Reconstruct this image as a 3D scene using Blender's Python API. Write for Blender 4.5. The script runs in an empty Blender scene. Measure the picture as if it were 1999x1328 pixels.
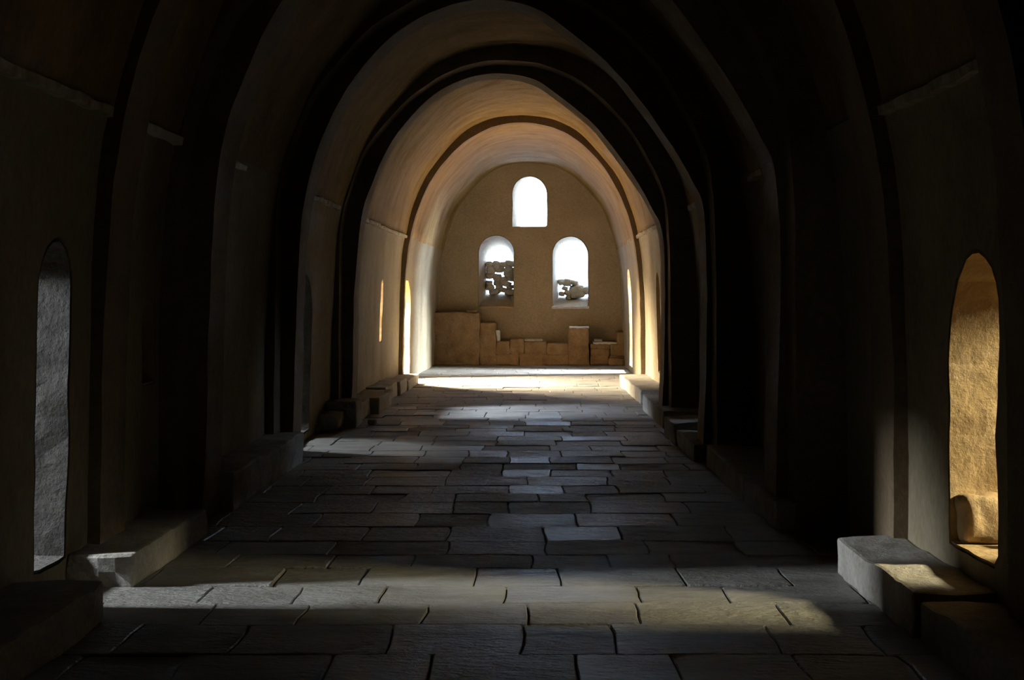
import bpy, bmesh, math, random
import numpy as np
from mathutils import Vector, noise

random.seed(7)
scene = bpy.context.scene
COL = scene.collection

# ------------------------------------------------------------------ camera
FPX, HCAM, VPX, VPY = 2600.0, 1.6, 1029.0, 590.0
cam_d = bpy.data.cameras.new('camera')
cam = bpy.data.objects.new('camera', cam_d)
COL.objects.link(cam)
cam.location = (0, 0, HCAM)
cam.rotation_euler = (math.pi / 2, 0, 0)
cam_d.sensor_fit = 'HORIZONTAL'
cam_d.sensor_width = 36.0
cam_d.lens = 36.0 * FPX / 1999.0
cam_d.shift_x = -(VPX - 999.5) / 1999.0
cam_d.shift_y = (VPY - 664.0) / 1999.0
cam_d.clip_start = 0.05
scene.camera = cam

# ------------------------------------------------------------------ sky, exposure
world = bpy.data.worlds.new('sky')
scene.world = world
world.use_nodes = True
bg = world.node_tree.nodes['Background']
bg.inputs['Color'].default_value = (0.48, 0.69, 1.0, 1)
bg.inputs['Strength'].default_value = 28.0
scene.view_settings.view_transform = 'Standard'
scene.view_settings.look = 'None'
scene.view_settings.exposure = 0.0
scene.view_settings.gamma = 1.0
scene.view_settings.use_curve_mapping = False
try:
    scene.cycles.max_bounces = 6
    scene.cycles.diffuse_bounces = 2
    scene.cycles.sample_clamp_indirect = 4.0
except Exception:
    pass

COOL = (0.86, 0.94, 1.0)
SKYB = (0.72, 0.84, 1.0)
WARM = (1.0, 0.70, 0.36)
SUNW = (1.0, 0.84, 0.58)


def daylight(name, loc, aim, sx, sy, power, col):
    """Daylight standing in the outer window of one side chamber."""
    l = bpy.data.lights.new(name, 'AREA')
    l.shape = 'RECTANGLE'
    l.size, l.size_y = sx, sy
    l.energy = power
    l.color = col
    o = bpy.data.objects.new(name, l)
    o.location = loc
    d = Vector(aim) - Vector(loc)
    o.rotation_euler = d.to_track_quat('-Z', 'Y').to_euler()
    COL.objects.link(o)
    return o


# (name, window centre, aimed at, width, height, watts, colour)
DAY = [
    ('daylight_left_near', (-6.55, 6.90, 2.70), (0, 7.35, 0.2), .30, .45, 570, COOL),
    ('daylight_right_near', (5.60, 5.85, 2.65), (1.2, 6.95, 0.2), .45, .55, 490, (1.0, .88, .52)),
    ('daylight_left_fourth_bay', (-6.2, 15.9, 4.1), (-2.0, 14.8, 0.2), .6, .6, 330, COOL),
    ('daylight_right_fourth_bay', (5.6, 16.4, 2.2), (1.7, 15.2, 0.4), .5, .6, 15, COOL),
    ('daylight_left_window', (-6.2, 18.5, 3.3), (0, 20.3, 0.0), .7, 1.0, 2600, SKYB),
    ('daylight_left_slit', (-5.8, 22.2, 1.5), (2.0, 24.0, 1.5), .7, 1.8, 900, (1.0, .80, .50)),
    ('daylight_left_far_door', (-4.45, 27.75, 2.33), (-0.5, 26.4, 0.0), 1.9, .85, 12000, SUNW),
    ('daylight_right_far_door', (5.7, 31.0, 1.6), (-2.3, 30.9, 1.4), .9, 1.8, 1100, SKYB),
    ('daylight_right_far_door_high', (5.3, 30.7, 2.75), (0.5, 30.5, 0.0), 1.0, .7, 2800, COOL),
]
for a in DAY:
    daylight(*a)


# ------------------------------------------------------------------ materials
def nodes(name):
    m = bpy.data.materials.new(name)
    m.use_nodes = True
    nt = m.node_tree
    b = nt.nodes['Principled BSDF']
    return m, nt, b


def N(nt, typ, **kw):
    n = nt.nodes.new(typ)
    for k, v in kw.items():
        if k in n.inputs:
            n.inputs[k].default_value = v
        else:
            setattr(n, k, v)
    return n


def ramp(nt, fac, stops):
    r = nt.nodes.new('ShaderNodeValToRGB')
    els = r.color_ramp.elements
    while len(els) < len(stops):
        els.new(0.5)
    for e, (p, c) in zip(els, stops):
        e.position = p
        e.color = (*c, 1)
    nt.links.new(fac, r.inputs['Fac'])
    return r.outputs['Color']


def coords(nt, scale=(1, 1, 1), obj=False):
    if obj:
        tc = nt.nodes.new('ShaderNodeTexCoord')
        src = tc.outputs['Object']
    else:
        g = nt.nodes.new('ShaderNodeNewGeometry')
        src = g.outputs['Position']
    mp = nt.nodes.new('ShaderNodeMapping')
    mp.inputs['Scale'].default_value = scale
    nt.links.new(src, mp.inputs['Vector'])
    return mp.outputs['Vector']


def earth(name, c1, c2, c3, rough=.9, stroke=(1, 1, 1), bump=.35, fine=22.0, big=1.6, spec=.25, dist=.02):
    m, nt, b = nodes(name)
    v = coords(nt, stroke)
    n1 = N(nt, 'ShaderNodeTexNoise', Scale=big, Detail=7.0, Roughness=.62)
    nt.links.new(v, n1.inputs['Vector'])
    col = ramp(nt, n1.outputs['Fac'], [(.30, c1), (.52, c2), (.74, c3)])
    n2 = N(nt, 'ShaderNodeTexNoise', Scale=fine, Detail=8.0, Roughness=.68)
    nt.links.new(v, n2.inputs['Vector'])
    mx = nt.nodes.new('ShaderNodeMixRGB')
    mx.blend_type = 'OVERLAY'
    mx.inputs['Fac'].default_value = .5
    nt.links.new(col, mx.inputs['Color1'])
    nt.links.new(n2.outputs['Fac'], mx.inputs['Color2'])
    nt.links.new(mx.outputs['Color'], b.inputs['Base Color'])
    add = N(nt, 'ShaderNodeMath', operation='MULTIPLY_ADD')
    add.inputs[1].default_value = 2.2
    nt.links.new(n1.outputs['Fac'], add.inputs[0])
    nt.links.new(n2.outputs['Fac'], add.inputs[2])
    bp = N(nt, 'ShaderNodeBump', Strength=bump, Distance=dist)
    nt.links.new(add.outputs[0], bp.inputs['Height'])
    nt.links.new(bp.outputs['Normal'], b.inputs['Normal'])
    b.inputs['Roughness'].default_value = rough
    b.inputs['Specular IOR Level'].default_value = spec
    return m


M = {}
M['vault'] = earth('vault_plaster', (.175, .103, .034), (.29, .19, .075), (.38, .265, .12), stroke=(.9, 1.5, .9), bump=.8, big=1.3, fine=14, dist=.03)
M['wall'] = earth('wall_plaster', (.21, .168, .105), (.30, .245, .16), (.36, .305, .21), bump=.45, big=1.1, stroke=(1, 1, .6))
M['end'] = earth('end_wall_plaster', (.26, .195, .125), (.31, .24, .16), (.36, .28, .19), bump=.3, big=.9)
M['reveal'] = earth('reveal_plaster', (.31, .205, .10), (.40, .28, .148), (.47, .34, .20), bump=.5, big=3.2, fine=16, dist=.03)
M['dimreveal'] = earth('reveal_plaster_dim', (.10, .092, .08), (.16, .15, .135), (.21, .195, .175), bump=1.0, big=4.2, fine=24, dist=.05)  # reveal plaster greyed and darkened: dim cool skylight put into the colour
M['winreveal'] = earth('window_plaster', (.30, .22, .13), (.37, .28, .175), (.43, .33, .22), bump=.4, big=3.0)
M['rib'] = earth('rib_plaster_shaded', (.15, .105, .06), (.21, .15, .09), (.26, .19, .12), bump=.4, big=1.6)  # same plaster, darkened in colour for faces turned from the light
M['ledge'] = earth('lime_ledge', (.26, .20, .13), (.42, .36, .28), (.66, .62, .56), bump=.6, big=7.0)
M['bench'] = earth('bench_stone', (.27, .24, .20), (.38, .35, .31), (.46, .435, .40), bump=.7, big=4.0, fine=34)
M['mudbrick'] = earth('mud_brick', (.17, .105, .055), (.24, .155, .085), (.29, .20, .115), bump=.6, big=3.0, fine=26)
M['grey'] = earth('grey_rubble', (.30, .28, .24), (.42, .39, .34), (.52, .49, .44), bump=.6, big=5.0)
M['nearwhite'] = earth('near_white_stone', (.62, .60, .57), (.75, .74, .71), (.84, .83, .81), bump=.5, big=8.0)  # near-white; on the short ledges it paints the light they catch
M['bed'] = earth('paving_bed', (.10, .085, .07), (.16, .135, .11), (.21, .18, .14), bump=.6, big=6.0)
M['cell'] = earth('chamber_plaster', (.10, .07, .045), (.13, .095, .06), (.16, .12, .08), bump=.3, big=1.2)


def slab_material():
    m, nt, b = nodes('paving_stone')
    oi = nt.nodes.new('ShaderNodeObjectInfo')
    v = coords(nt, (.7, 1.4, 1))
    n1 = N(nt, 'ShaderNodeTexNoise', Scale=3.0, Detail=8.0, Roughness=.65)
    nt.links.new(v, n1.inputs['Vector'])
    col = ramp(nt, n1.outputs['Fac'], [(.3, (.17, .155, .135)), (.52, (.26, .245, .22)), (.75, (.33, .315, .29))])
    var = ramp(nt, oi.outputs['Random'], [(0, (.78, .77, .76)), (1, (1.0, 1.0, 1.0))])
    mx = nt.nodes.new('ShaderNodeMixRGB')
    mx.blend_type = 'MULTIPLY'
    mx.inputs['Fac'].default_value = 1
    nt.links.new(col, mx.inputs['Color1'])
    nt.links.new(var, mx.inputs['Color2'])
    nt.links.new(mx.outputs['Color'], b.inputs['Base Color'])
    n2 = N(nt, 'ShaderNodeTexNoise', Scale=20.0, Detail=6.0, Roughness=.66)
    nt.links.new(v, n2.inputs['Vector'])
    ad = N(nt, 'ShaderNodeMath', operation='MULTIPLY_ADD')
    ad.inputs[1].default_value = 1.8
    nt.links.new(n1.outputs['Fac'], ad.inputs[0])
    nt.links.new(n2.outputs['Fac'], ad.inputs[2])
    bp = N(nt, 'ShaderNodeBump', Strength=1.0, Distance=.04)
    nt.links.new(ad.outputs[0], bp.inputs['Height'])
    nt.links.new(bp.outputs['Normal'], b.inputs['Normal'])
    r = N(nt, 'ShaderNodeMapRange')
    r.inputs['To Min'].default_value = .31
    r.inputs['To Max'].default_value = .52
    nt.links.new(n2.outputs['Fac'], r.inputs['Value'])
    rr = N(nt, 'ShaderNodeMath', operation='MULTIPLY_ADD')
    rr.inputs[1].default_value = .28
    nt.links.new(oi.outputs['Random'], rr.inputs[0])
    nt.links.new(r.outputs['Result'], rr.inputs[2])
    nt.links.new(rr.outputs[0], b.inputs['Roughness'])
    b.inputs['Specular IOR Level'].default_value = .45
    return m


M['slab'] = slab_material()


# ------------------------------------------------------------------ helpers
def nz(p, s, seed=0.0):
    return noise.noise(Vector((p[0] * s + seed * 7.3, p[1] * s - seed * 3.1, p[2] * s + seed * 1.7)))


def tag(o, label=None, cat=None, group=None, kind=None):
    if label:
        o['label'] = label
    if cat:
        o['category'] = cat
    if group:
        o['group'] = group
    if kind:
        o['kind'] = kind
    return o


def link(name, me, mat, parent=None, smooth=False):
    o = bpy.data.objects.new(name, me)
    COL.objects.link(o)
    if mat and not me.materials:
        me.materials.append(M[mat])
    if parent:
        o.parent = parent
    if smooth:
        for p in me.polygons:
            p.use_smooth = True
    return o


def mesh(name, verts, faces, fix=True):
    me = bpy.data.meshes.new(name)
    me.from_pydata([tuple(v) for v in verts], [], faces)
    if fix:
        bm = bmesh.new()
        bm.from_mesh(me)
        bmesh.ops.recalc_face_normals(bm, faces=bm.faces)
        bm.to_mesh(me)
        bm.free()
    me.update()
    return me


def empty(name, loc):
    o = bpy.data.objects.new(name, None)
    o.location = loc
    o.empty_display_size = .1
    COL.objects.link(o)
    return o


def catmull(pts, per=6):
    P = [Vector((*p, 0)) for p in pts]
    P = [P[0] * 2 - P[1]] + P + [P[-1] * 2 - P[-2]]
    out = []
    for i in range(1, len(P) - 2):
        for k in range(per):
            t = k / per
            a, b, c, d = P[i - 1], P[i], P[i + 1], P[i + 2]
            q = .5 * ((2 * b) + (c - a) * t + (2 * a - 5 * b + 4 * c - d) * t * t + (3 * b - a - 3 * c + d) * t ** 3)
            out.append((q.x, q.y))
    out.append((P[-2].x, P[-2].y))
    return out


def px(x, y, d):
    """A photograph pixel at a given distance, as (X, Z)."""
    return ((x - VPX) * d / FPX, HCAM + (VPY - y) * d / FPX)


# ------------------------------------------------------------------ the passage: plan and section
D0, D1 = -2.2, 34.6
PROF = [(0, 2.40), (1.4, 2.385), (2.4, 2.33), (2.85, 2.27), (3.43, 2.12), (4.08, 1.83), (4.8, 1.22), (5.07, .80), (5.185, .42), (5.22, 0)]
_pz = catmull(PROF, 8)


def xc(d):
    return np.interp(d, [0, 24, 34.6], [-.19, -.14, .07])


def zscale(d):
    return np.interp(d, [0, 17.5, 17.9, 40], [.945, .945, 1.0, 1.0])


def half(z, d):
    zz = z / zscale(d)
    return np.interp(zz, [p[0] for p in _pz], [p[1] for p in _pz])


def zledge(d):
    return 2.64 + .009 * d


def wall_x(side, d, z):
    b = xc(d) + side * half(z, d)
    return b + .022 * nz((side * 3, d, z), .8, 1) + .010 * nz((side * 3, d, z), 2.7, 2)


def build_wall(side, name, label):
    step = .16
    nd = int((D1 + 1.2 - D0) / step)
    XO = side * 3.35
    V, F = [], []
    nzr = 16
    rows = nzr + 3
    for i in range(nd + 1):
        d = D0 + i * step
        top = zledge(d) + .06
        for k in range(nzr + 1):
            z = -.25 + (top + .25) * k / nzr
            V.append((wall_x(side, d, max(z, 0)), d, z))
        V.append((XO, d, top))
        V.append((XO, d, -.25))
    for i in range(nd):
        for k in range(rows):
            a, b = i * rows + k, i * rows + (k + 1) % rows
            F.append((a, b, b + rows, a + rows))
    F.append(tuple(range(rows)))
    F.append(tuple(range(nd * rows, (nd + 1) * rows)))
    o = link(name, mesh(name, V, F), 'wall')
    return tag(o, label, kind='structure')


wall_left = build_wall(-1, 'wall_left', 'long plastered left wall of the vaulted passage, pierced by low openings')
wall_right = build_wall(1, 'wall_right', 'long plastered right wall of the vaulted passage, nearest part in deep shadow')


def build_ceiling():
    step = .2
    nd = int((D1 + 1.0 - D0) / step)
    V, F = [], []
    per = 22
    for i in range(nd + 1):
        d = D0 + i * step
        zs = zscale(d)
        z0 = zledge(d)
        zt = 5.22 * zs
        ring = []
        for k in range(per + 1):
            a = k / per
            z = z0 + (zt - z0) * math.sin(a * math.pi / 2)
            ring.append((half(z, d) if k < per else 0, z))
        pts = [(-h, z) for h, z in ring] + [(h, z) for h, z in ring[-2::-1]]
        for (x, z) in pts:
            w = .030 * nz((x, d * .5, z), .7, 5) + .012 * nz((x, d, z), 2.3, 6)
            r = Vector((x, z - 2.6))
            r.normalize()
            V.append((xc(d) + x + r.x * w, d, z + r.y * w))
    w = 2 * per + 1
    for i in range(nd):
        for k in range(w - 1):
            a = i * w + k
            F.append((a, a + 1, a + 1 + w, a + w))
    me = mesh('ceiling', V, F, fix=False)
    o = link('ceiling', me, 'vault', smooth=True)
    s = o.modifiers.new('thickness', 'SOLIDIFY')
    s.thickness = .35
    s.offset = 1.0
    # make sure the thickness goes outwards
    n = me.polygons[len(me.polygons) // 2 + per].normal
    if n.z < 0:
        s.offset = -1.0
    return tag(o, 'tall barrel vault of brushed tan mud plaster over the passage', kind='structure')


ceiling = build_ceiling()


def poly_len(outline, n):
    """Resample a closed outline to n points."""
    P = [Vector((*p, 0)) for p in outline]
    P.append(P[0])
    L = [0]
    for a, b in zip(P, P[1:]):
        L.append(L[-1] + (b - a).length)
    out = []
    for i in range(n):
        t = L[-1] * i / n
        j = max(k for k in range(len(L)) if L[k] <= t + 1e-9)
        j = min(j, len(P) - 2)
        u = (t - L[j]) / max(1e-6, L[j + 1] - L[j])
        q = P[j].lerp(P[j + 1], u)
        out.append((q.x, q.y))
    return out


def arch_outline(a0, a1, z0, z1, rise=None, n=10):
    r = (a1 - a0) / 2
    rise = rise or r
    zs = z1 - rise
    pts = [(a0, z0), (a0, (z0 + zs) / 2), (a0, zs)]
    for k in range(1, n):
        t = math.pi * k / n
        pts.append(((a0 + a1) / 2 - r * math.cos(t), zs + rise * math.sin(t)))
    pts += [(a1, zs), (a1, (z0 + zs) / 2), (a1, z0), ((a0 + a1) / 2, z0)]
    return pts


def grow(outline, e):
    cx = sum(p[0] for p in outline) / len(outline)
    n = len(outline)
    out = []
    for i in range(n):
        a, b = Vector(outline[i - 1]), Vector(outline[(i + 1) % n])
        t = (b - a).normalized()
        nrm = Vector((t.y, -t.x))
        c = Vector((cx, sum(p[1] for p in outline) / n))
        if nrm.dot(Vector(outline[i]) - c) < 0:
            nrm = -nrm
        q = Vector(outline[i]) + nrm * e
        out.append((q.x, q.y))
    return out


CUT = {}


def cutter(target, verts, faces):
    CUT.setdefault(target.name, [target, []])[1].append((verts, faces))


def tube(rings, cap=True):
    """rings: list of lists of 3-D points, all the same length -> verts, faces of a closed solid."""
    n = len(rings[0])
    V = [p for r in rings for p in r]
    F = []
    for i in range(len(rings) - 1):
        for k in range(n):
            a, b = i * n + k, i * n + (k + 1) % n
            F.append((a, b, b + n, a + n))
    if cap:
        F.append(tuple(range(n)))
        F.append(tuple(range((len(rings) - 1) * n, len(rings) * n)))
    return V, F


def shell(rings_in, rings_out):
    """Hollow tube between an inner and an outer skin (open through the middle)."""
    n = len(rings_in[0])
    R = len(rings_in)
    V = [p for r in rings_in for p in r] + [p for r in rings_out for p in r]
    off = R * n
    F = []
    for i in range(R - 1):
        for k in range(n):
            a, b = i * n + k, i * n + (k + 1) % n
            F.append((a, a + n, b + n, b))
            F.append((off + a, off + b, off + b + n, off + a + n))
    for i in (0, R - 1):
        for k in range(n):
            a, b = i * n + k, i * n + (k + 1) % n
            F.append((a, b, off + b, off + a))
    return V, F


def side_opening(side, name, label, outline, depth_x=3.36, rough=.02, seed=0, mat='reveal', n=44, target=None):
    """A hole through a side wall with its own rough plaster lining; outline in (distance, height)."""
    base = poly_len(outline, n)
    R = 7
    r_in, r_out, r_cut = [], [], []
    for j in range(R):
        t = j / (R - 1)
        ring, ro, rc = [], [], []
        o1 = grow(base, .05)
        o2 = grow(base, .022)
        for k, (d, z) in enumerate(base):
            xw = wall_x(side, d, max(z, 0)) + side * .003
            x = xw + (side * depth_x - xw) * t
            w = 0 if j == 0 else 1
            e = rough * nz((x, d, z), 2.2, seed) + .5 * rough * nz((x, d, z), 7, seed)
            cx = sum(p[0] for p in base) / n
            cz = sum(p[1] for p in base) / n
            dr = Vector((d - cx, z - cz))
            dr.normalize()
            dd, zz = d + dr.x * e, z + dr.y * e
            ring.append((x, dd, zz))
            ro.append((x, o1[k][0] + dr.x * e, o1[k][1] + dr.y * e))
            rc.append((x, o2[k][0] + dr.x * e, o2[k][1] + dr.y * e))
        r_in.append(ring)
        r_out.append(ro)
        r_cut.append(rc)
    first = [(p[0] - side * .5, p[1], p[2]) for p in r_cut[0]]
    last = [(p[0] + side * .3, p[1], p[2]) for p in r_cut[-1]]
    cutter(wall_left if side < 0 else wall_right, *tube([first] + r_cut + [last]))
    # front of the outer skin is pulled back into the wall so that no rim shows
    r_out[0] = [(p[0] + side * .03, p[1], p[2]) for p in r_out[0]]
    V, F = shell(r_in, r_out)
    o = link(name, mesh(name, V, F), mat)
    return tag(o, label, kind='structure')


def niche(side, name, label, outline, deep, seed=0):
    base = poly_len(outline, 32)
    cx = sum(p[0] for p in base) / 32
    cz = sum(p[1] for p in base) / 32
    def ring(t, e):
        g = grow(base, e)
        out = []
        for (d, z) in g:
            xw = wall_x(side, d, z) + side * .003
            out.append((xw + side * deep * t, d, z))
        return out
    rc = [ring(-.5, .02), ring(1.1, .02)]
    cutter(wall_left if side < 0 else wall_right, *tube(rc))
    V, F = shell([ring(0, 0), ring(.5, 0), ring(1, 0)], [[(p[0] + side * .03, p[1], p[2]) for p in ring(0, .05)], ring(.5, .05), ring(1.12, .05)])
    nv = len(V)
    F.append(tuple(range(64, 96)))
    o = link(name, mesh(name, V, F), 'reveal')
    return tag(o, label, kind='structure')


def chamber(name, label, side, d0, d1, deep, ztop, win=None):
    """Side chamber behind an opening: floor, ceiling and three walls; its outer wall has a window hole."""
    xa = side * 3.34
    xb = side * deep
    V, F = [], []

    def quad(*p):
        i = len(V)
        V.extend(p)
        F.append((i, i + 1, i + 2, i + 3))
    z0 = -.02
    quad((xa, d0, z0), (xa, d1, z0), (xb, d1, z0), (xb, d0, z0))
    quad((xa, d0, ztop), (xa, d1, ztop), (xb, d1, ztop), (xb, d0, ztop))
    quad((xa, d0, z0), (xb, d0, z0), (xb, d0, ztop), (xa, d0, ztop))
    quad((xa, d1, z0), (xb, d1, z0), (xb, d1, ztop), (xa, d1, ztop))
    # inner wall above the long wall's top
    quad((xa, d0, 2.6), (xa, d1, 2.6), (xa, d1, ztop), (xa, d0, ztop))
    if win is None:
        quad((xb, d0, z0), (xb, d1, z0), (xb, d1, ztop), (xb, d0, ztop))
    else:
        w0, w1, h0, h1 = win
        quad((xb, d0, z0), (xb, d1, z0), (xb, d1, h0), (xb, d0, h0))
        quad((xb, d0, h1), (xb, d1, h1), (xb, d1, ztop), (xb, d0, ztop))
        quad((xb, d0, h0), (xb, w0, h0), (xb, w0, h1), (xb, d0, h1))
        quad((xb, w1, h0), (xb, d1, h0), (xb, d1, h1), (xb, w1, h1))
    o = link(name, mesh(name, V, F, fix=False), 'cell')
    return tag(o, label, kind='structure')


# openings -----------------------------------------------------------------
OUT_R1 = [(7.01, .34), (7.01, .495), (6.98, 1.305), (6.925, 1.52), (6.80, 1.73), (6.64, 1.83), (6.49, 1.837), (6.31, 1.77),
          (6.21, 1.67), (6.19, 1.48), (6.245, 1.29), (6.28, .97), (6.30, .36), (6.65, .34)]
side_opening(1, 'door_1', 'tall narrow arched opening on the right, its reveal glowing warm ochre', OUT_R1, seed=3, rough=.03)
side_opening(-1, 'door_2', 'dim arched opening at far left with rough grey reveal', arch_outline(6.96, 7.43, .17, 1.93), seed=4, rough=.03, mat='dimreveal')
side_opening(-1, 'door_3', 'shadowed opening in the left wall between two stepped arches', arch_outline(14.35, 15.7, .10, 1.9, .6), seed=5, mat='dimreveal')
side_opening(1, 'door_4', 'black opening in the right wall between two stepped arches', arch_outline(14.7, 15.8, .22, 1.9, .5), seed=6)
side_opening(-1, 'window_1', 'sunlit sliver of wall window just behind the dark double arch, left wall', arch_outline(18.35, 19.75, 1.02, 1.98, .5), seed=7)
side_opening(-1, 'window_2', 'narrow amber slit window in the far left wall', arch_outline(22.9, 23.35, .92, 2.0, .3), seed=8)
side_opening(-1, 'door_5', 'dazzling sunlit doorway behind the thin rib, left wall', arch_outline(26.22, 27.9, .12, 2.05, .6), seed=9)
side_opening(1, 'door_6', 'dark slit of a doorway seen edge-on in the cream right wall', arch_outline(22.3, 23.0, .40, 2.1, .35), seed=10)
side_opening(1, 'door_7', 'bluish doorway beside the end wall, right side', arch_outline(30.1, 31.3, .12, 2.35, .5), seed=11)
niche(-1, 'window_3', 'small dark blind niche in the left wall beyond the nearest pilaster',
      [(8.82, 1.06), (8.82, 1.5), (8.9, 1.6), (9.0, 1.62), (9.1, 1.56), (9.14, 1.4), (9.14, 1.06)], .3)

chamber('wall_chamber_a', 'side chamber behind the dim far left opening', -1, 5.9, 8.3, 6.75, 3.4, (6.70, 7.10, 2.42, 2.98))
chamber('wall_chamber_b', 'side chamber behind the glowing right opening', 1, 4.3, 7.9, 5.85, 3.6, (5.5, 6.2, 2.2, 3.1))
chamber('wall_chamber_c', 'side chamber behind the left opening between stepped arches', -1, 13.6, 17.65, 6.5, 4.7, (15.5, 16.3, 3.7, 4.5))
chamber('wall_chamber_d', 'side chamber behind the right opening between stepped arches', 1, 14.0, 17.4, 6.0, 3.4, (16.1, 16.7, 1.8, 2.6))
chamber('wall_chamber_e', 'side chamber behind the sunlit sliver window', -1, 17.7, 21.5, 6.6, 5.0, (18.0, 19.0, 2.7, 3.9))
chamber('wall_chamber_f', 'side chamber behind the amber slit window', -1, 21.55, 24.2, 6.2, 3.4, (21.8, 22.65, .5, 2.5))
chamber('wall_chamber_g', 'side chamber behind the dazzling doorway', -1, 25.2, 29.4, 4.7, 3.6, (26.7, 28.8, 1.7, 2.85))
chamber('wall_chamber_h', 'side chamber behind the dark slit doorway', 1, 21.6, 23.8, 5.0, 3.0)
chamber('wall_chamber_i', 'side chamber behind the bluish doorway', 1, 28.9, 32.9, 6.0, 3.2, (30.1, 31.5, .4, 3.1))


# ------------------------------------------------------------------ end wall with three splayed windows
def build_end_wall():
    V, F = [], []
    x0, x1, z0, z1 = -3.4, 3.4, -.3, 6.0
    nx, nzr = 40, 40
    for (y, s) in ((34.6, 1), (35.5, 0)):
        for i in range(nx + 1):
            for k in range(nzr + 1):
                x = x0 + (x1 - x0) * i / nx
                z = z0 + (z1 - z0) * k / nzr
                V.append((x, y + s * (.02 * nz((x, 0, z), .9, 8) + .01 * nz((x, 0, z), 3, 9)), z))
    w = nzr + 1
    T = (nx + 1) * w
    for i in range(nx):
        for k in range(nzr):
            a = i * w + k
            F.append((a, a + 1, a + 1 + w, a + w))
            F.append((T + a, T + a + w, T + a + 1 + w, T + a + 1))
    edge = [i * w for i in range(nx + 1)] + [nx * w + k for k in range(1, w)] + [i * w + nzr for i in range(nx - 1, -1, -1)] + [k for k in range(nzr - 1, 0, -1)]
    for a, b in zip(edge, edge[1:] + edge[:1]):
        F.append((a, b, T + b, T + a))
    o = link('wall_back', mesh('wall_back', V, F), 'end')
    return tag(o, 'brown mud-plastered end wall of the passage with three arched windows', kind='structure')


wall_back = build_end_wall()


def end_window(name, label, front, back, seed):
    """front/back: (x0, x1, ytop, ybottom) of the inner and the outer opening, read off the photograph."""
    df, db = 34.6, 35.5

    def outl(b, d):
        (xa, zb), (xb, zt) = px(b[0], b[3], d), px(b[1], b[2], d)
        return arch_outline(xa, xb, zb, zt, n=14)
    n = 56
    f = poly_len(outl(front, df), n)
    g = poly_len(outl(back, db), n)
    R = 6
    rin, rout, rcut = [], [], []
    for j in range(R):
        t = j / (R - 1)
        base = [(a[0] * (1 - t) + b[0] * t, a[1] * (1 - t) + b[1] * t) for a, b in zip(f, g)]
        y = df - .006 + (db + .02 - df) * t
        cx = sum(p[0] for p in base) / n
        cz = sum(p[1] for p in base) / n
        def wob(pts):
            out = []
            for (x, z) in pts:
                e = .018 * nz((x, y, z), 2.4, seed)
                r = Vector((x - cx, z - cz)).normalized()
                out.append((x + r.x * e, y, z + r.y * e))
            return out
        rin.append(wob(base))
        rout.append(wob(grow(base, .06)))
        rcut.append(wob(grow(base, .025)))
    cutter(wall_back, *tube([[(p[0], p[1] - .5, p[2]) for p in rcut[0]]] + rcut + [[(p[0], p[1] + .5, p[2]) for p in rcut[-1]]]))
    rout[0] = [(p[0], p[1] + .05, p[2]) for p in rout[0]]
    V, F = shell(rin, rout)
    o = link(name, mesh(name, V, F), 'winreveal')
    return tag(o, label, kind='structure')


win_top = end_window('window_4', 'topmost arched window of the end wall, blown out white', (1000, 1068, 345, 443), (1016, 1067, 352, 441), 21)
win_left = end_window('window_5', 'lower left arched window of the end wall, half filled with rubble', (935, 1003, 460, 600), (951, 1002, 485, 572), 22)
win_right = end_window('window_6', 'lower right arched window of the end wall, bright above a few stones', (1079, 1148, 462, 599), (1091, 1148, 478, 580), 23)

# cut all holes
for nm, (target, lst) in CUT.items():
    for (V, F) in lst:
        c = bpy.data.objects.new('cut', mesh('cut', V, F))
        COL.objects.link(c)
        md = target.modifiers.new('hole', 'BOOLEAN')
        md.operation = 'DIFFERENCE'
        md.solver = 'EXACT'
        md.object = c
    dg = bpy.context.evaluated_depsgraph_get()
    me = bpy.data.meshes.new_from_object(target.evaluated_get(dg))
    target.modifiers.clear()
    target.data = me
for o in [o for o in bpy.data.objects if o.name.split('.')[0] == 'cut']:
    bpy.data.objects.remove(o)

# wall behind the camera closes the passage
V = [(-3.4, D0, -.3), (3.4, D0, -.3), (3.4, D0, 5.6), (-3.4, D0, 5.6), (-3.4, D0 - .3, -.3), (3.4, D0 - .3, -.3), (3.4, D0 - .3, 5.6), (-3.4, D0 - .3, 5.6)]
F = [(0, 1, 2, 3), (4, 7, 6, 5), (0, 4, 5, 1), (1, 5, 6, 2), (2, 6, 7, 3), (3, 7, 4, 0)]
tag(link('wall_front', mesh('wall_front', V, F), 'wall'), 'plain plastered wall closing the near end of the passage', kind='structure')


# ------------------------------------------------------------------ transverse arches and ribs
def arch_band(name, label, line, d0, d1, mat='rib', out=.55, seed=0, rough=.012, per=5):
    pts = catmull(line, per)
    V, F = [], []
    cz = 2.4
    cx = (line[0][0] + line[-1][0]) / 2
    nd = max(2, int((d1 - d0) / .12))
    n = len(pts)
    rings = []
    for (x, z) in pts:
        r = Vector((x - cx, max(z - cz, 0)))
        r.normalize()
        e = rough * nz((x, d0, z), 1.7, seed)
        ring = []
        for j in range(nd + 1):
            d = d0 + (d1 - d0) * j / nd
            e = rough * (nz((x, d, z), 1.7, seed) + .6 * nz((x, d, z), 5, seed))
            ring.append((x + r.x * e, d + (.6 * e if j in (0, nd) else 0), z + r.y * e))
        ring.append((x + r.x * out, d1, z + r.y * out))
        ring.append((x + r.x * out, d0, z + r.y * out))
        rings.append(ring)
    V, F = tube(rings)
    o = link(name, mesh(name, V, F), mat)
    return tag(o, label, kind='structure')


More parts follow.
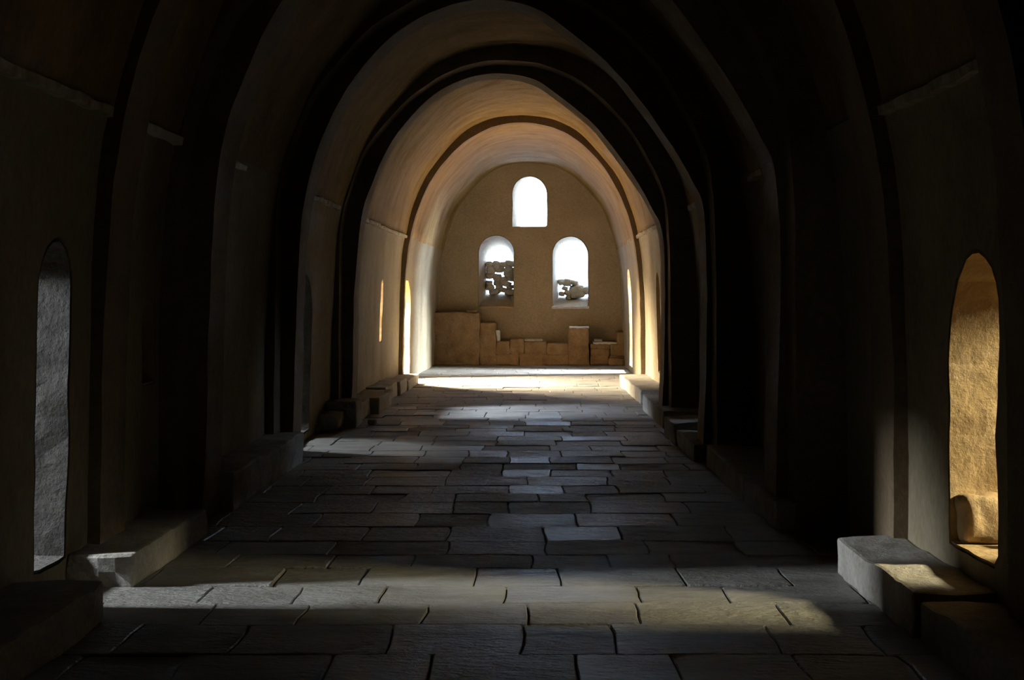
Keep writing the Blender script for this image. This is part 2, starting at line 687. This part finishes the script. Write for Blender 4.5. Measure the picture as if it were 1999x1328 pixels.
IN_PX = [(683, 833), (688, 740), (691, 600), (695, 520), (703, 440), (723, 365), (766, 274), (833, 196), (899, 158), (951, 144), (1004, 145), (1046, 157),
         (1085, 183), (1165, 250), (1237, 345), (1275, 410), (1291, 447), (1297, 530), (1297, 650), (1294, 760), (1291, 833)]
OUT_PX = [(660, 836), (661, 700), (662, 560), (665, 440), (681, 370), (709, 298), (747, 246), (804, 186), (880, 139), (937, 122), (975, 118), (1023, 120), (1061, 127),
          (1118, 150), (1175, 191), (1227, 246), (1265, 308), (1294, 370), (1303, 420), (1309, 520), (1310, 650), (1310, 836)]


def line_from(pxs, d):
    l = [px(x, y, d) for x, y in pxs]
    l[0] = (l[0][0], -.05)
    l[-1] = (l[-1][0], -.05)
    return l


INN = line_from(IN_PX, 17.65)
OUTR = line_from(OUT_PX, 17.3)


def shift(line, dx, sx=1.0, dz=0.0):
    return [((x + .22) * sx - .22 + dx, z + (dz if z > 1 else 0)) for x, z in line]


n_tr = 0
for (d, dx, what) in ((9.25, 0.0, 'nearest stepped arch, almost lost in the dark'),
                      (13.0, -.02, 'middle stepped arch springing from grey pilasters'),
                      (17.3, 0.0, 'dark double arch framing the bright far end')):
    n_tr += 1
    arch_band('trim_%d' % n_tr, 'outer ring of the ' + what, shift(OUTR, dx), d, d + .42, seed=d, out=.6)
    n_tr += 1
    arch_band('trim_%d' % n_tr, 'inner ring of the ' + what, shift(INN, dx), d + .35, d + .85, seed=d + 3, out=.6)


def vault_line(d, inset):
    zs = zscale(d)
    l = []
    for z in (-.05, .7, 1.4, 2.1):
        l.append((half(max(z, 0), d) - inset, z))
    # the arched part: the section of the vault drawn in evenly, point by point
    cz = 2.3
    arc = []
    for k in range(0, 13):
        t = math.pi / 2 * k / 12
        dirx, dirz = math.cos(t), math.sin(t)
        lo, hi = .5, 4.0
        for _ in range(40):
            m = (lo + hi) / 2
            z = cz + m * dirz
            if z < 5.22 * zs and m * dirx < half(z, d):
                lo = m
            else:
                hi = m
        arc.append(((lo - inset) * dirx, cz + (lo - inset) * dirz))
    # even out the crown
    for _ in range(3):
        arc = [arc[0]] + [tuple(.25 * arc[i - 1][q] + .5 * arc[i][q] + .25 * arc[min(i + 1, 12)][q] for q in (0, 1)) for i in range(1, 12)] + [(0, .5 * arc[12][1] + .5 * arc[11][1])]
    l += arc[1:12]
    return [(xc(d) - h, z) for h, z in l] + [(xc(d), arc[12][1])] + [(xc(d) + h, z) for h, z in l[::-1]]


for (d0, d1, inset, what) in ((5.55, 5.95, .07, 'thin plaster rib nearest to the camera, in shadow'),
                              (7.78, 8.25, .08, 'thin plaster rib just past the nearest openings'),
                              (25.9, 26.15, .085, 'thin brown rib crossing the sunlit far vault')):
    n_tr += 1
    arch_band('trim_%d' % n_tr, what, vault_line(d0, inset), d0, d1, seed=d0, out=.5)


# ledges at the springing of the vault, broken into lengths
def ledge(side, d0, d1, label, h=.032, seed=0):
    mat = 'nearwhite' if d1 - d0 < 1.0 else 'ledge'  # short lengths go near-white, standing in for light that catches them
    global n_tr
    n_tr += 1
    V, F = [], []
    n = max(3, int((d1 - d0) / .10))
    rings = []
    for i in range(n + 1):
        d = d0 + (d1 - d0) * i / n
        z = zledge(d) + .012 * nz((d, 0, 0), 3, seed)
        x = wall_x(side, d, z)
        e = .05 + .025 * nz((d, 3, 0), 4, seed)
        hh = h * (1 + .4 * nz((d, 5, 0), 5, seed))
        rings.append([(x + side * .12, d, z - hh), (x - side * e, d, z - hh), (x - side * (e + .01), d, z + hh * .5), (x - side * (e - .02), d, z + hh), (x + side * .12, d, z + hh)])
    V, F = tube(rings)
    return tag(link('trim_%d' % n_tr, mesh('ledge', V, F), mat), label, kind='structure')


LED = [(-1, 6.0, 7.7, 'faint ledge under the vault above the far left opening'),
       (-1, 8.3, 9.2, 'short pale ledge between nearest rib and stepped arch, left'),
       (-1, 10.6, 11.3, 'small bright ledge fragment in the dark left bay'),
       (-1, 14.2, 16.9, 'dim ledge in the left bay before the double arch'),
       (-1, 18.3, 25.8, 'broken whitewashed ledge along the sunlit left wall'),
       (1, 6.0, 7.7, 'unlit ledge above the glowing opening, right wall'),
       (1, 10.4, 12.4, 'tiny pale ledge fragment in the dark right bay'),
       (1, 14.2, 16.9, 'dim ledge in the right bay before the double arch'),
       (1, 18.3, 25.8, 'whitewashed ledge along the sunlit right wall')]
for i, (s, a, b, t) in enumerate(LED):
    ledge(s, a, b, t, seed=i)


# ------------------------------------------------------------------ paved floor
def build_floor():
    V, F = [], []
    nx, ny = 24, 150
    for j in range(ny + 1):
        for i in range(nx + 1):
            x = -3.0 + 6.0 * i / nx
            y = D0 - .2 + (35.4 - D0) * j / ny
            V.append((x, y, -.022 + .008 * nz((x, y, 0), 1.4, 30)))
    w = nx + 1
    for j in range(ny):
        for i in range(nx):
            a = j * w + i
            F.append((a, a + 1, a + 1 + w, a + w))
    fl = link('floor', mesh('floor', V, F, fix=False), 'bed', smooth=True)
    tag(fl, 'worn stone-paved floor of the passage, slabs laid in uneven cross rows', kind='structure')
    rnd = random.Random(11)
    pieces = []
    y = D0 + .1
    while y < 34.4:
        near = y > 4.6
        dy = rnd.uniform(.40, .60) if near else rnd.uniform(.8, 1.0)
        x = -2.75 + rnd.uniform(-.5, 0)
        while x < 2.5:
            dx = rnd.uniform(.40, .76) if near else rnd.uniform(1.0, 1.5)
            pieces.append((x, y, dx, dy))
            x += dx
        y += dy
    order = sorted((p for p in pieces if p[1] > 4.9), key=lambda p: p[1])
    single = set(order[:300])
    RV, RF = [], []
    for p in pieces:
        V, F, c = slab_geo(*p, rnd)
        if p in single:
            o = link('paving_slab', mesh('paving_slab', V, F, fix=False), 'slab', fl)
            o.location = (c[0], c[1], 0)
        else:
            k = len(RV)
            RV += [(v[0] + c[0], v[1] + c[1], v[2]) for v in V]
            RF += [tuple(i + k for i in f) for f in F]
    o = link('distant_paving', mesh('distant_paving', RV, RF, fix=False), 'slab', fl)
    o['kind'] = 'stuff'
    return fl


def slab_geo(x, y, dx, dy, rnd):
    g = rnd.uniform(.002, .006)
    cxy = [(x + g, y + g), (x + dx - g, y + g), (x + dx - g, y + dy - g), (x + g, y + dy - g)]
    out = []
    for i in range(4):
        a, b = cxy[i], cxy[(i + 1) % 4]
        c0 = rnd.uniform(.01, .05)
        c1 = rnd.uniform(.01, .05)
        for t in (c0, .33, .66, 1 - c1):
            qx, qy = a[0] + (b[0] - a[0]) * t, a[1] + (b[1] - a[1]) * t
            j = .030
            out.append((qx + j * nz((qx, qy, 0), 2.6, 40), qy + j * nz((qx, qy, 0), 2.6, 41)))
    h = rnd.uniform(-.005, .003) - (.006 if rnd.random() < .12 else 0)
    tx, ty = rnd.uniform(-.002, .002), rnd.uniform(-.003, .003)
    cx, cy = x + dx / 2, y + dy / 2
    n = len(out)

    def hz(p):
        return h + tx * (p[0] - cx) / dx * 2 + ty * (p[1] - cy) / dy * 2 + .004 * nz((p[0], p[1], 0), 3, 42)
    bw = .012
    V = [(p[0] - cx, p[1] - cy, -.07) for p in out]
    V += [(p[0] - cx, p[1] - cy, hz(p) - .006) for p in out]
    inn = [(cx + (p[0] - cx) * (1 - bw / dx), cy + (p[1] - cy) * (1 - bw / dy)) for p in out]
    V += [(p[0] - cx, p[1] - cy, hz(p)) for p in inn]
    F = []
    for r in range(2):
        for i in range(n):
            a, b = r * n + i, r * n + (i + 1) % n
            F.append((a, b, b + n, a + n))
    F.append(tuple(range(2 * n, 3 * n)))
    return V, F, (cx, cy)


floor = build_floor()


# ------------------------------------------------------------------ rough blocks
def block(name, x0, x1, y0, y1, z0, z1, mat, seed, amp=.02, bev=.025, parent=None, fine=.10, rough_end=0.0, smooth=False):
    bm = bmesh.new()
    bmesh.ops.create_cube(bm, size=1)
    sx, sy, sz = x1 - x0, y1 - y0, z1 - z0
    for v in bm.verts:
        v.co = Vector((v.co.x * sx, v.co.y * sy, (v.co.z + .5) * sz))
    bmesh.ops.bevel(bm, geom=bm.edges[:], offset=min(bev, .3 * min(sx, sy, sz)), segments=2, profile=.6, affect='EDGES')
    big = max(sx, sy, sz)
    for _ in range(4):
        es = [e for e in bm.edges if e.calc_length() > max(fine, big / 14)]
        if not es:
            break
        bmesh.ops.subdivide_edges(bm, edges=es, cuts=1, use_grid_fill=True)
    bmesh.ops.triangulate(bm, faces=[f for f in bm.faces if len(f.verts) > 4])
    cx, cy = (x0 + x1) / 2, (y0 + y1) / 2
    for v in bm.verts:
        p = v.co + Vector((cx, cy, z0))
        if v.co.z > .01 * sz + 1e-4:
            w = Vector((nz(p, 3.1, seed), nz(p, 3.1, seed + 5), nz(p, 3.1, seed + 9))) * amp
            w += Vector((nz(p, 9, seed), nz(p, 9, seed + 5), nz(p, 9, seed + 9))) * amp * .45
            w += Vector((0, nz(p, 1.0, seed + 2), nz(p, 1.0, seed + 3))) * amp * .8
            if rough_end and v.co.y < -sy * .5 + .04:
                w += Vector((0, nz(p, 7, seed + 1) + .6 * nz(p, 16, seed + 1), 0)) * rough_end
            v.co += w
        v.co.z = max(v.co.z, -.005)
    bmesh.ops.recalc_face_normals(bm, faces=bm.faces)
    me = bpy.data.meshes.new(name)
    bm.to_mesh(me)
    bm.free()
    o = link(name, me, mat, parent, smooth=smooth)
    o.location = (cx, cy, z0)
    return o


FZ = .004
BL = [  # x0, x1, d0, d1, height, label, roundness
    (-2.72, -2.12, 3.6, 6.70, .20, 'long stone bench slab in the lower left corner, nearest of all'),
    (-2.72, -2.20, 7.45, 9.15, .19, 'stone bench block with rough pale end face, just past the dim left opening'),
    (-2.72, -2.24, 10.2, 13.30, .30, 'dark bench block at the foot of the middle stepped arch, left'),
    (-2.70, -2.18, 16.92, 17.70, .34, 'upright black bench block at the foot of the double arch, left'),
    (-2.70, -2.24, 17.74, 18.95, .24, 'chipped bench block just behind the black upright block, left'),
    (-2.68, -2.11, 19.0, 20.85, .23, 'rounded pale bench block beside the sliver window, left row'),
    (-2.66, -2.22, 21.0, 22.75, .25, 'stepped bench block with dark near face, middle of the left row'),
    (-2.64, -2.17, 22.8, 24.0, .24, 'narrow bench block with pale side, second last of the left row'),
    (-2.62, -2.14, 24.1, 26.25, .19, 'last bench block on the left, beside the bright floor patch'),
    (1.86, 2.4, 3.6, 6.28, .20, 'unlit stone bench slab in the lower right corner'),
    (1.83, 2.4, 6.32, 7.90, .22, 'pale stone bench block under the glowing right opening, warm light on top'),
    (1.74, 2.38, 9.3, 12.9, .20, 'long unlit bench slab along the dark right wall'),
    (1.66, 2.36, 13.3, 14.75, .18, 'dark low bench block at the foot of the middle stepped arch, right'),
    (1.64, 2.36, 14.85, 16.0, .25, 'dark bench block with faintly lit top before the double arch, right'),
    (1.71, 2.34, 16.8, 19.75, .23, 'pale bench block emerging from behind the double arch, right'),
    (1.77, 2.34, 20.75, 25.5, .22, 'long pale bench slab at the far right with a crumbling near end'),
]
for i, (x0, x1, a, b, h, t) in enumerate(BL):
    sd = -1 if x0 < 0 else 1
    xw = [wall_x(sd, a + (b - a) * q / 12, .1) for q in range(13)]
    if sd < 0:
        x0 = min(xw) - .005
    else:
        x1 = max(xw) + .005
    o = block('stone_bench', x0, x1, a, b, FZ - .01, h, 'bench', i + 50, amp=.020, bev=.022, rough_end=.03)
    tag(o, t, 'bench', 'stone bench blocks along the walls')

o = block('boulder', -2.72, -2.32, 16.35, 16.85, FZ, .22, 'grey', 80, amp=.05, bev=.09, fine=.04, smooth=True)
tag(o, 'rounded dim boulder lying between the left opening and the black upright block', 'stone')
o = block('boulder', -2.71, -2.52, 16.12, 16.34, FZ, .10, 'grey', 81, amp=.03, bev=.04, fine=.04, smooth=True)
tag(o, 'small flat stone lying in front of the rounded boulder', 'stone')
o = block('boulder', -2.08, -1.97, 17.3, 17.5, FZ, .07, 'grey', 82, amp=.02, bev=.03, fine=.04, smooth=True)
tag(o, 'small black stone on the floor beside the black upright block', 'stone')
# crumbled masonry in the foot of the right opening
o = block('rubble_stone', 2.25, 2.75, 6.90, 7.06, .33, .56, 'reveal', 83, amp=.05, bev=.08, fine=.03, smooth=True)
tag(o, 'crumbling ochre lump of masonry in the foot of the glowing right opening', 'stone')
o = block('rubble_stone', 2.50, 2.80, 6.62, 6.83, .33, .43, 'reveal', 84, amp=.04, bev=.04, fine=.03, smooth=True)
tag(o, 'smaller broken stone deeper inside the glowing right opening', 'stone')

# ------------------------------------------------------------------ ruined low wall in front of the end wall
lw = empty('ruined_parapet', (0, 33.75, 0))
tag(lw, 'ruined knee-high mud-brick parapet with stepped broken top before the end wall', 'parapet')


def brick(x0p, x1p, ytop, ybot, d0, d1, seed, mat='mudbrick', amp=.02, bev=.03, name='brick'):
    (xa, zb), (xb, zt) = px(x0p, ybot, d0), px(x1p, ytop, d0)
    zb = max(zb, 0.0)
    o = block(name, xa + .001, xb - .001, d0, d1, zb, zt, mat, seed, amp=amp, bev=bev)
    o.parent = lw
    o.matrix_parent_inverse = lw.matrix_world.inverted()
    o.location = (o.location.x, o.location.y - 33.75, o.location.z)
    o.matrix_parent_inverse.identity()
    return o


LWB = [
    (846, 937, 611, 716, 33.70, 34.5),          # tall stub on the left
    (936, 969, 631, 716, 33.73, 34.45),
    (968, 996, 667, 693, 33.72, 34.3), (996, 1023, 662, 692, 33.70, 34.3), (1023, 1068, 667, 693, 33.73, 34.3), (1067, 1111, 670, 694, 33.71, 34.3),
    (966, 1014, 691, 716, 33.73, 34.3), (1013, 1062, 690, 716, 33.71, 34.3), (1061, 1112, 692, 716, 33.73, 34.3),
    (1110, 1151, 641, 716, 33.66, 34.35),       # pillar
    (1151, 1192, 672, 682, 33.73, 34.5), (1152, 1191, 681, 695, 33.70, 34.4), (1151, 1190, 694, 716, 33.72, 34.4),
    (1190, 1221, 672, 695, 33.74, 34.5), (1188, 1221, 694, 716, 33.77, 34.4),
    (1204, 1221, 648, 674, 33.80, 34.45), (1190, 1220, 700, 716, 33.45, 33.74),
]
for i, b in enumerate(LWB):
    brick(*b, seed=100 + i, amp=.034, bev=.05)
brick(911, 931, 605.5, 610, 33.85, 34.3, 130, 'mudbrick', .01, .01, 'flat_stone')
brick(1024, 1059, 662.5, 666.5, 33.85, 34.2, 131, 'grey', .01, .01, 'flat_stone')
brick(968, 976, 646, 668, 33.9, 34.3, 132, 'nearwhite', .03, .02, 'rubble')
brick(1112, 1150, 638.5, 641.5, 33.72, 34.3, 133, 'nearwhite', .015, .008, 'pale_cap')
brick(1158, 1204, 668, 673, 33.86, 34.5, 134, 'nearwhite', .02, .01, 'pale_cap')  # near-white piece along the top of the shelf
brick(1160, 1176, 663, 668, 33.95, 34.2, 135, 'grey', .02, .01, 'flat_stone')


# ------------------------------------------------------------------ rubble filling of the two lower windows
def rubble(win, items, d, seed):
    for i, (x0, x1, y0, y1) in enumerate(items):
        (xa, zb), (xb, zt) = px(x0 - 2.0, y1 + 1.8, d), px(x1 + 2.0, y0 - 1.8, d)
        rnd = random.Random(seed + i)
        bm = bmesh.new()
        bmesh.ops.create_icosphere(bm, subdivisions=2, radius=1)
        cx, cz = (xa + xb) / 2, (zb + zt) / 2
        rot = rnd.uniform(-.25, .25)
        for v in bm.verts:
            p = v.co.copy()
            # squarish stone
            q = Vector([math.copysign(abs(c) ** .62, c) for c in p])
            k = 1 + .22 * nz(p, 1.4, seed + i)
            x, z = q.x * (xb - xa) / 2 * k, q.z * (zt - zb) / 2 * k
            v.co = Vector((x * math.cos(rot) - z * math.sin(rot), q.y * .16 * k, x * math.sin(rot) + z * math.cos(rot)))
        me = bpy.data.meshes.new('stone')
        bm.to_mesh(me)
        bm.free()
        o = link('stone', me, 'grey', win)
        o.location = (cx, d + rnd.uniform(-.03, .03), cz)


LST = [(950, 962, 512, 522), (962, 976, 511, 524), (976, 988, 512, 521), (987, 1003, 510, 519), (951, 966, 522, 535), (966, 984, 521, 531), (984, 1003, 522, 540),
       (950, 963, 534, 543), (963, 978, 536, 549), (978, 990, 541, 552), (989, 1003, 539, 548), (950, 960, 549, 556), (965, 982, 549, 558), (981, 997, 550, 559),
       (950, 963, 557, 566), (969, 981, 558, 566), (990, 1003, 558, 563), (956, 975, 565, 574), (975, 990, 563, 570), (986, 1004, 566, 575)]
rubble(win_left, LST, 35.35, 200)
RST = [(1091, 1101, 546, 556), (1100, 1114, 545, 558), (1112, 1140, 557, 581), (1114, 1128, 548, 556), (1098, 1107, 561, 566), (1092, 1101, 571, 577), (1103, 1114, 568, 576), (1138, 1150, 561, 574), (1106, 1113, 578, 584)]
rubble(win_right, RST, 35.35, 300)

# sills of the two lower windows
for (w, b) in ((win_right, (1077, 1150, 598.5, 603)), (win_left, (937, 1000, 599, 602.5))):
    (xa, zb), (xb, zt) = px(b[0], b[3], 34.6), px(b[1], b[2], 34.6)
    o = block('sill', xa, xb, 34.56, 34.9, zb, zt, 'nearwhite' if w is win_right else 'reveal', 400, amp=.02, bev=.012)
    o.parent = w
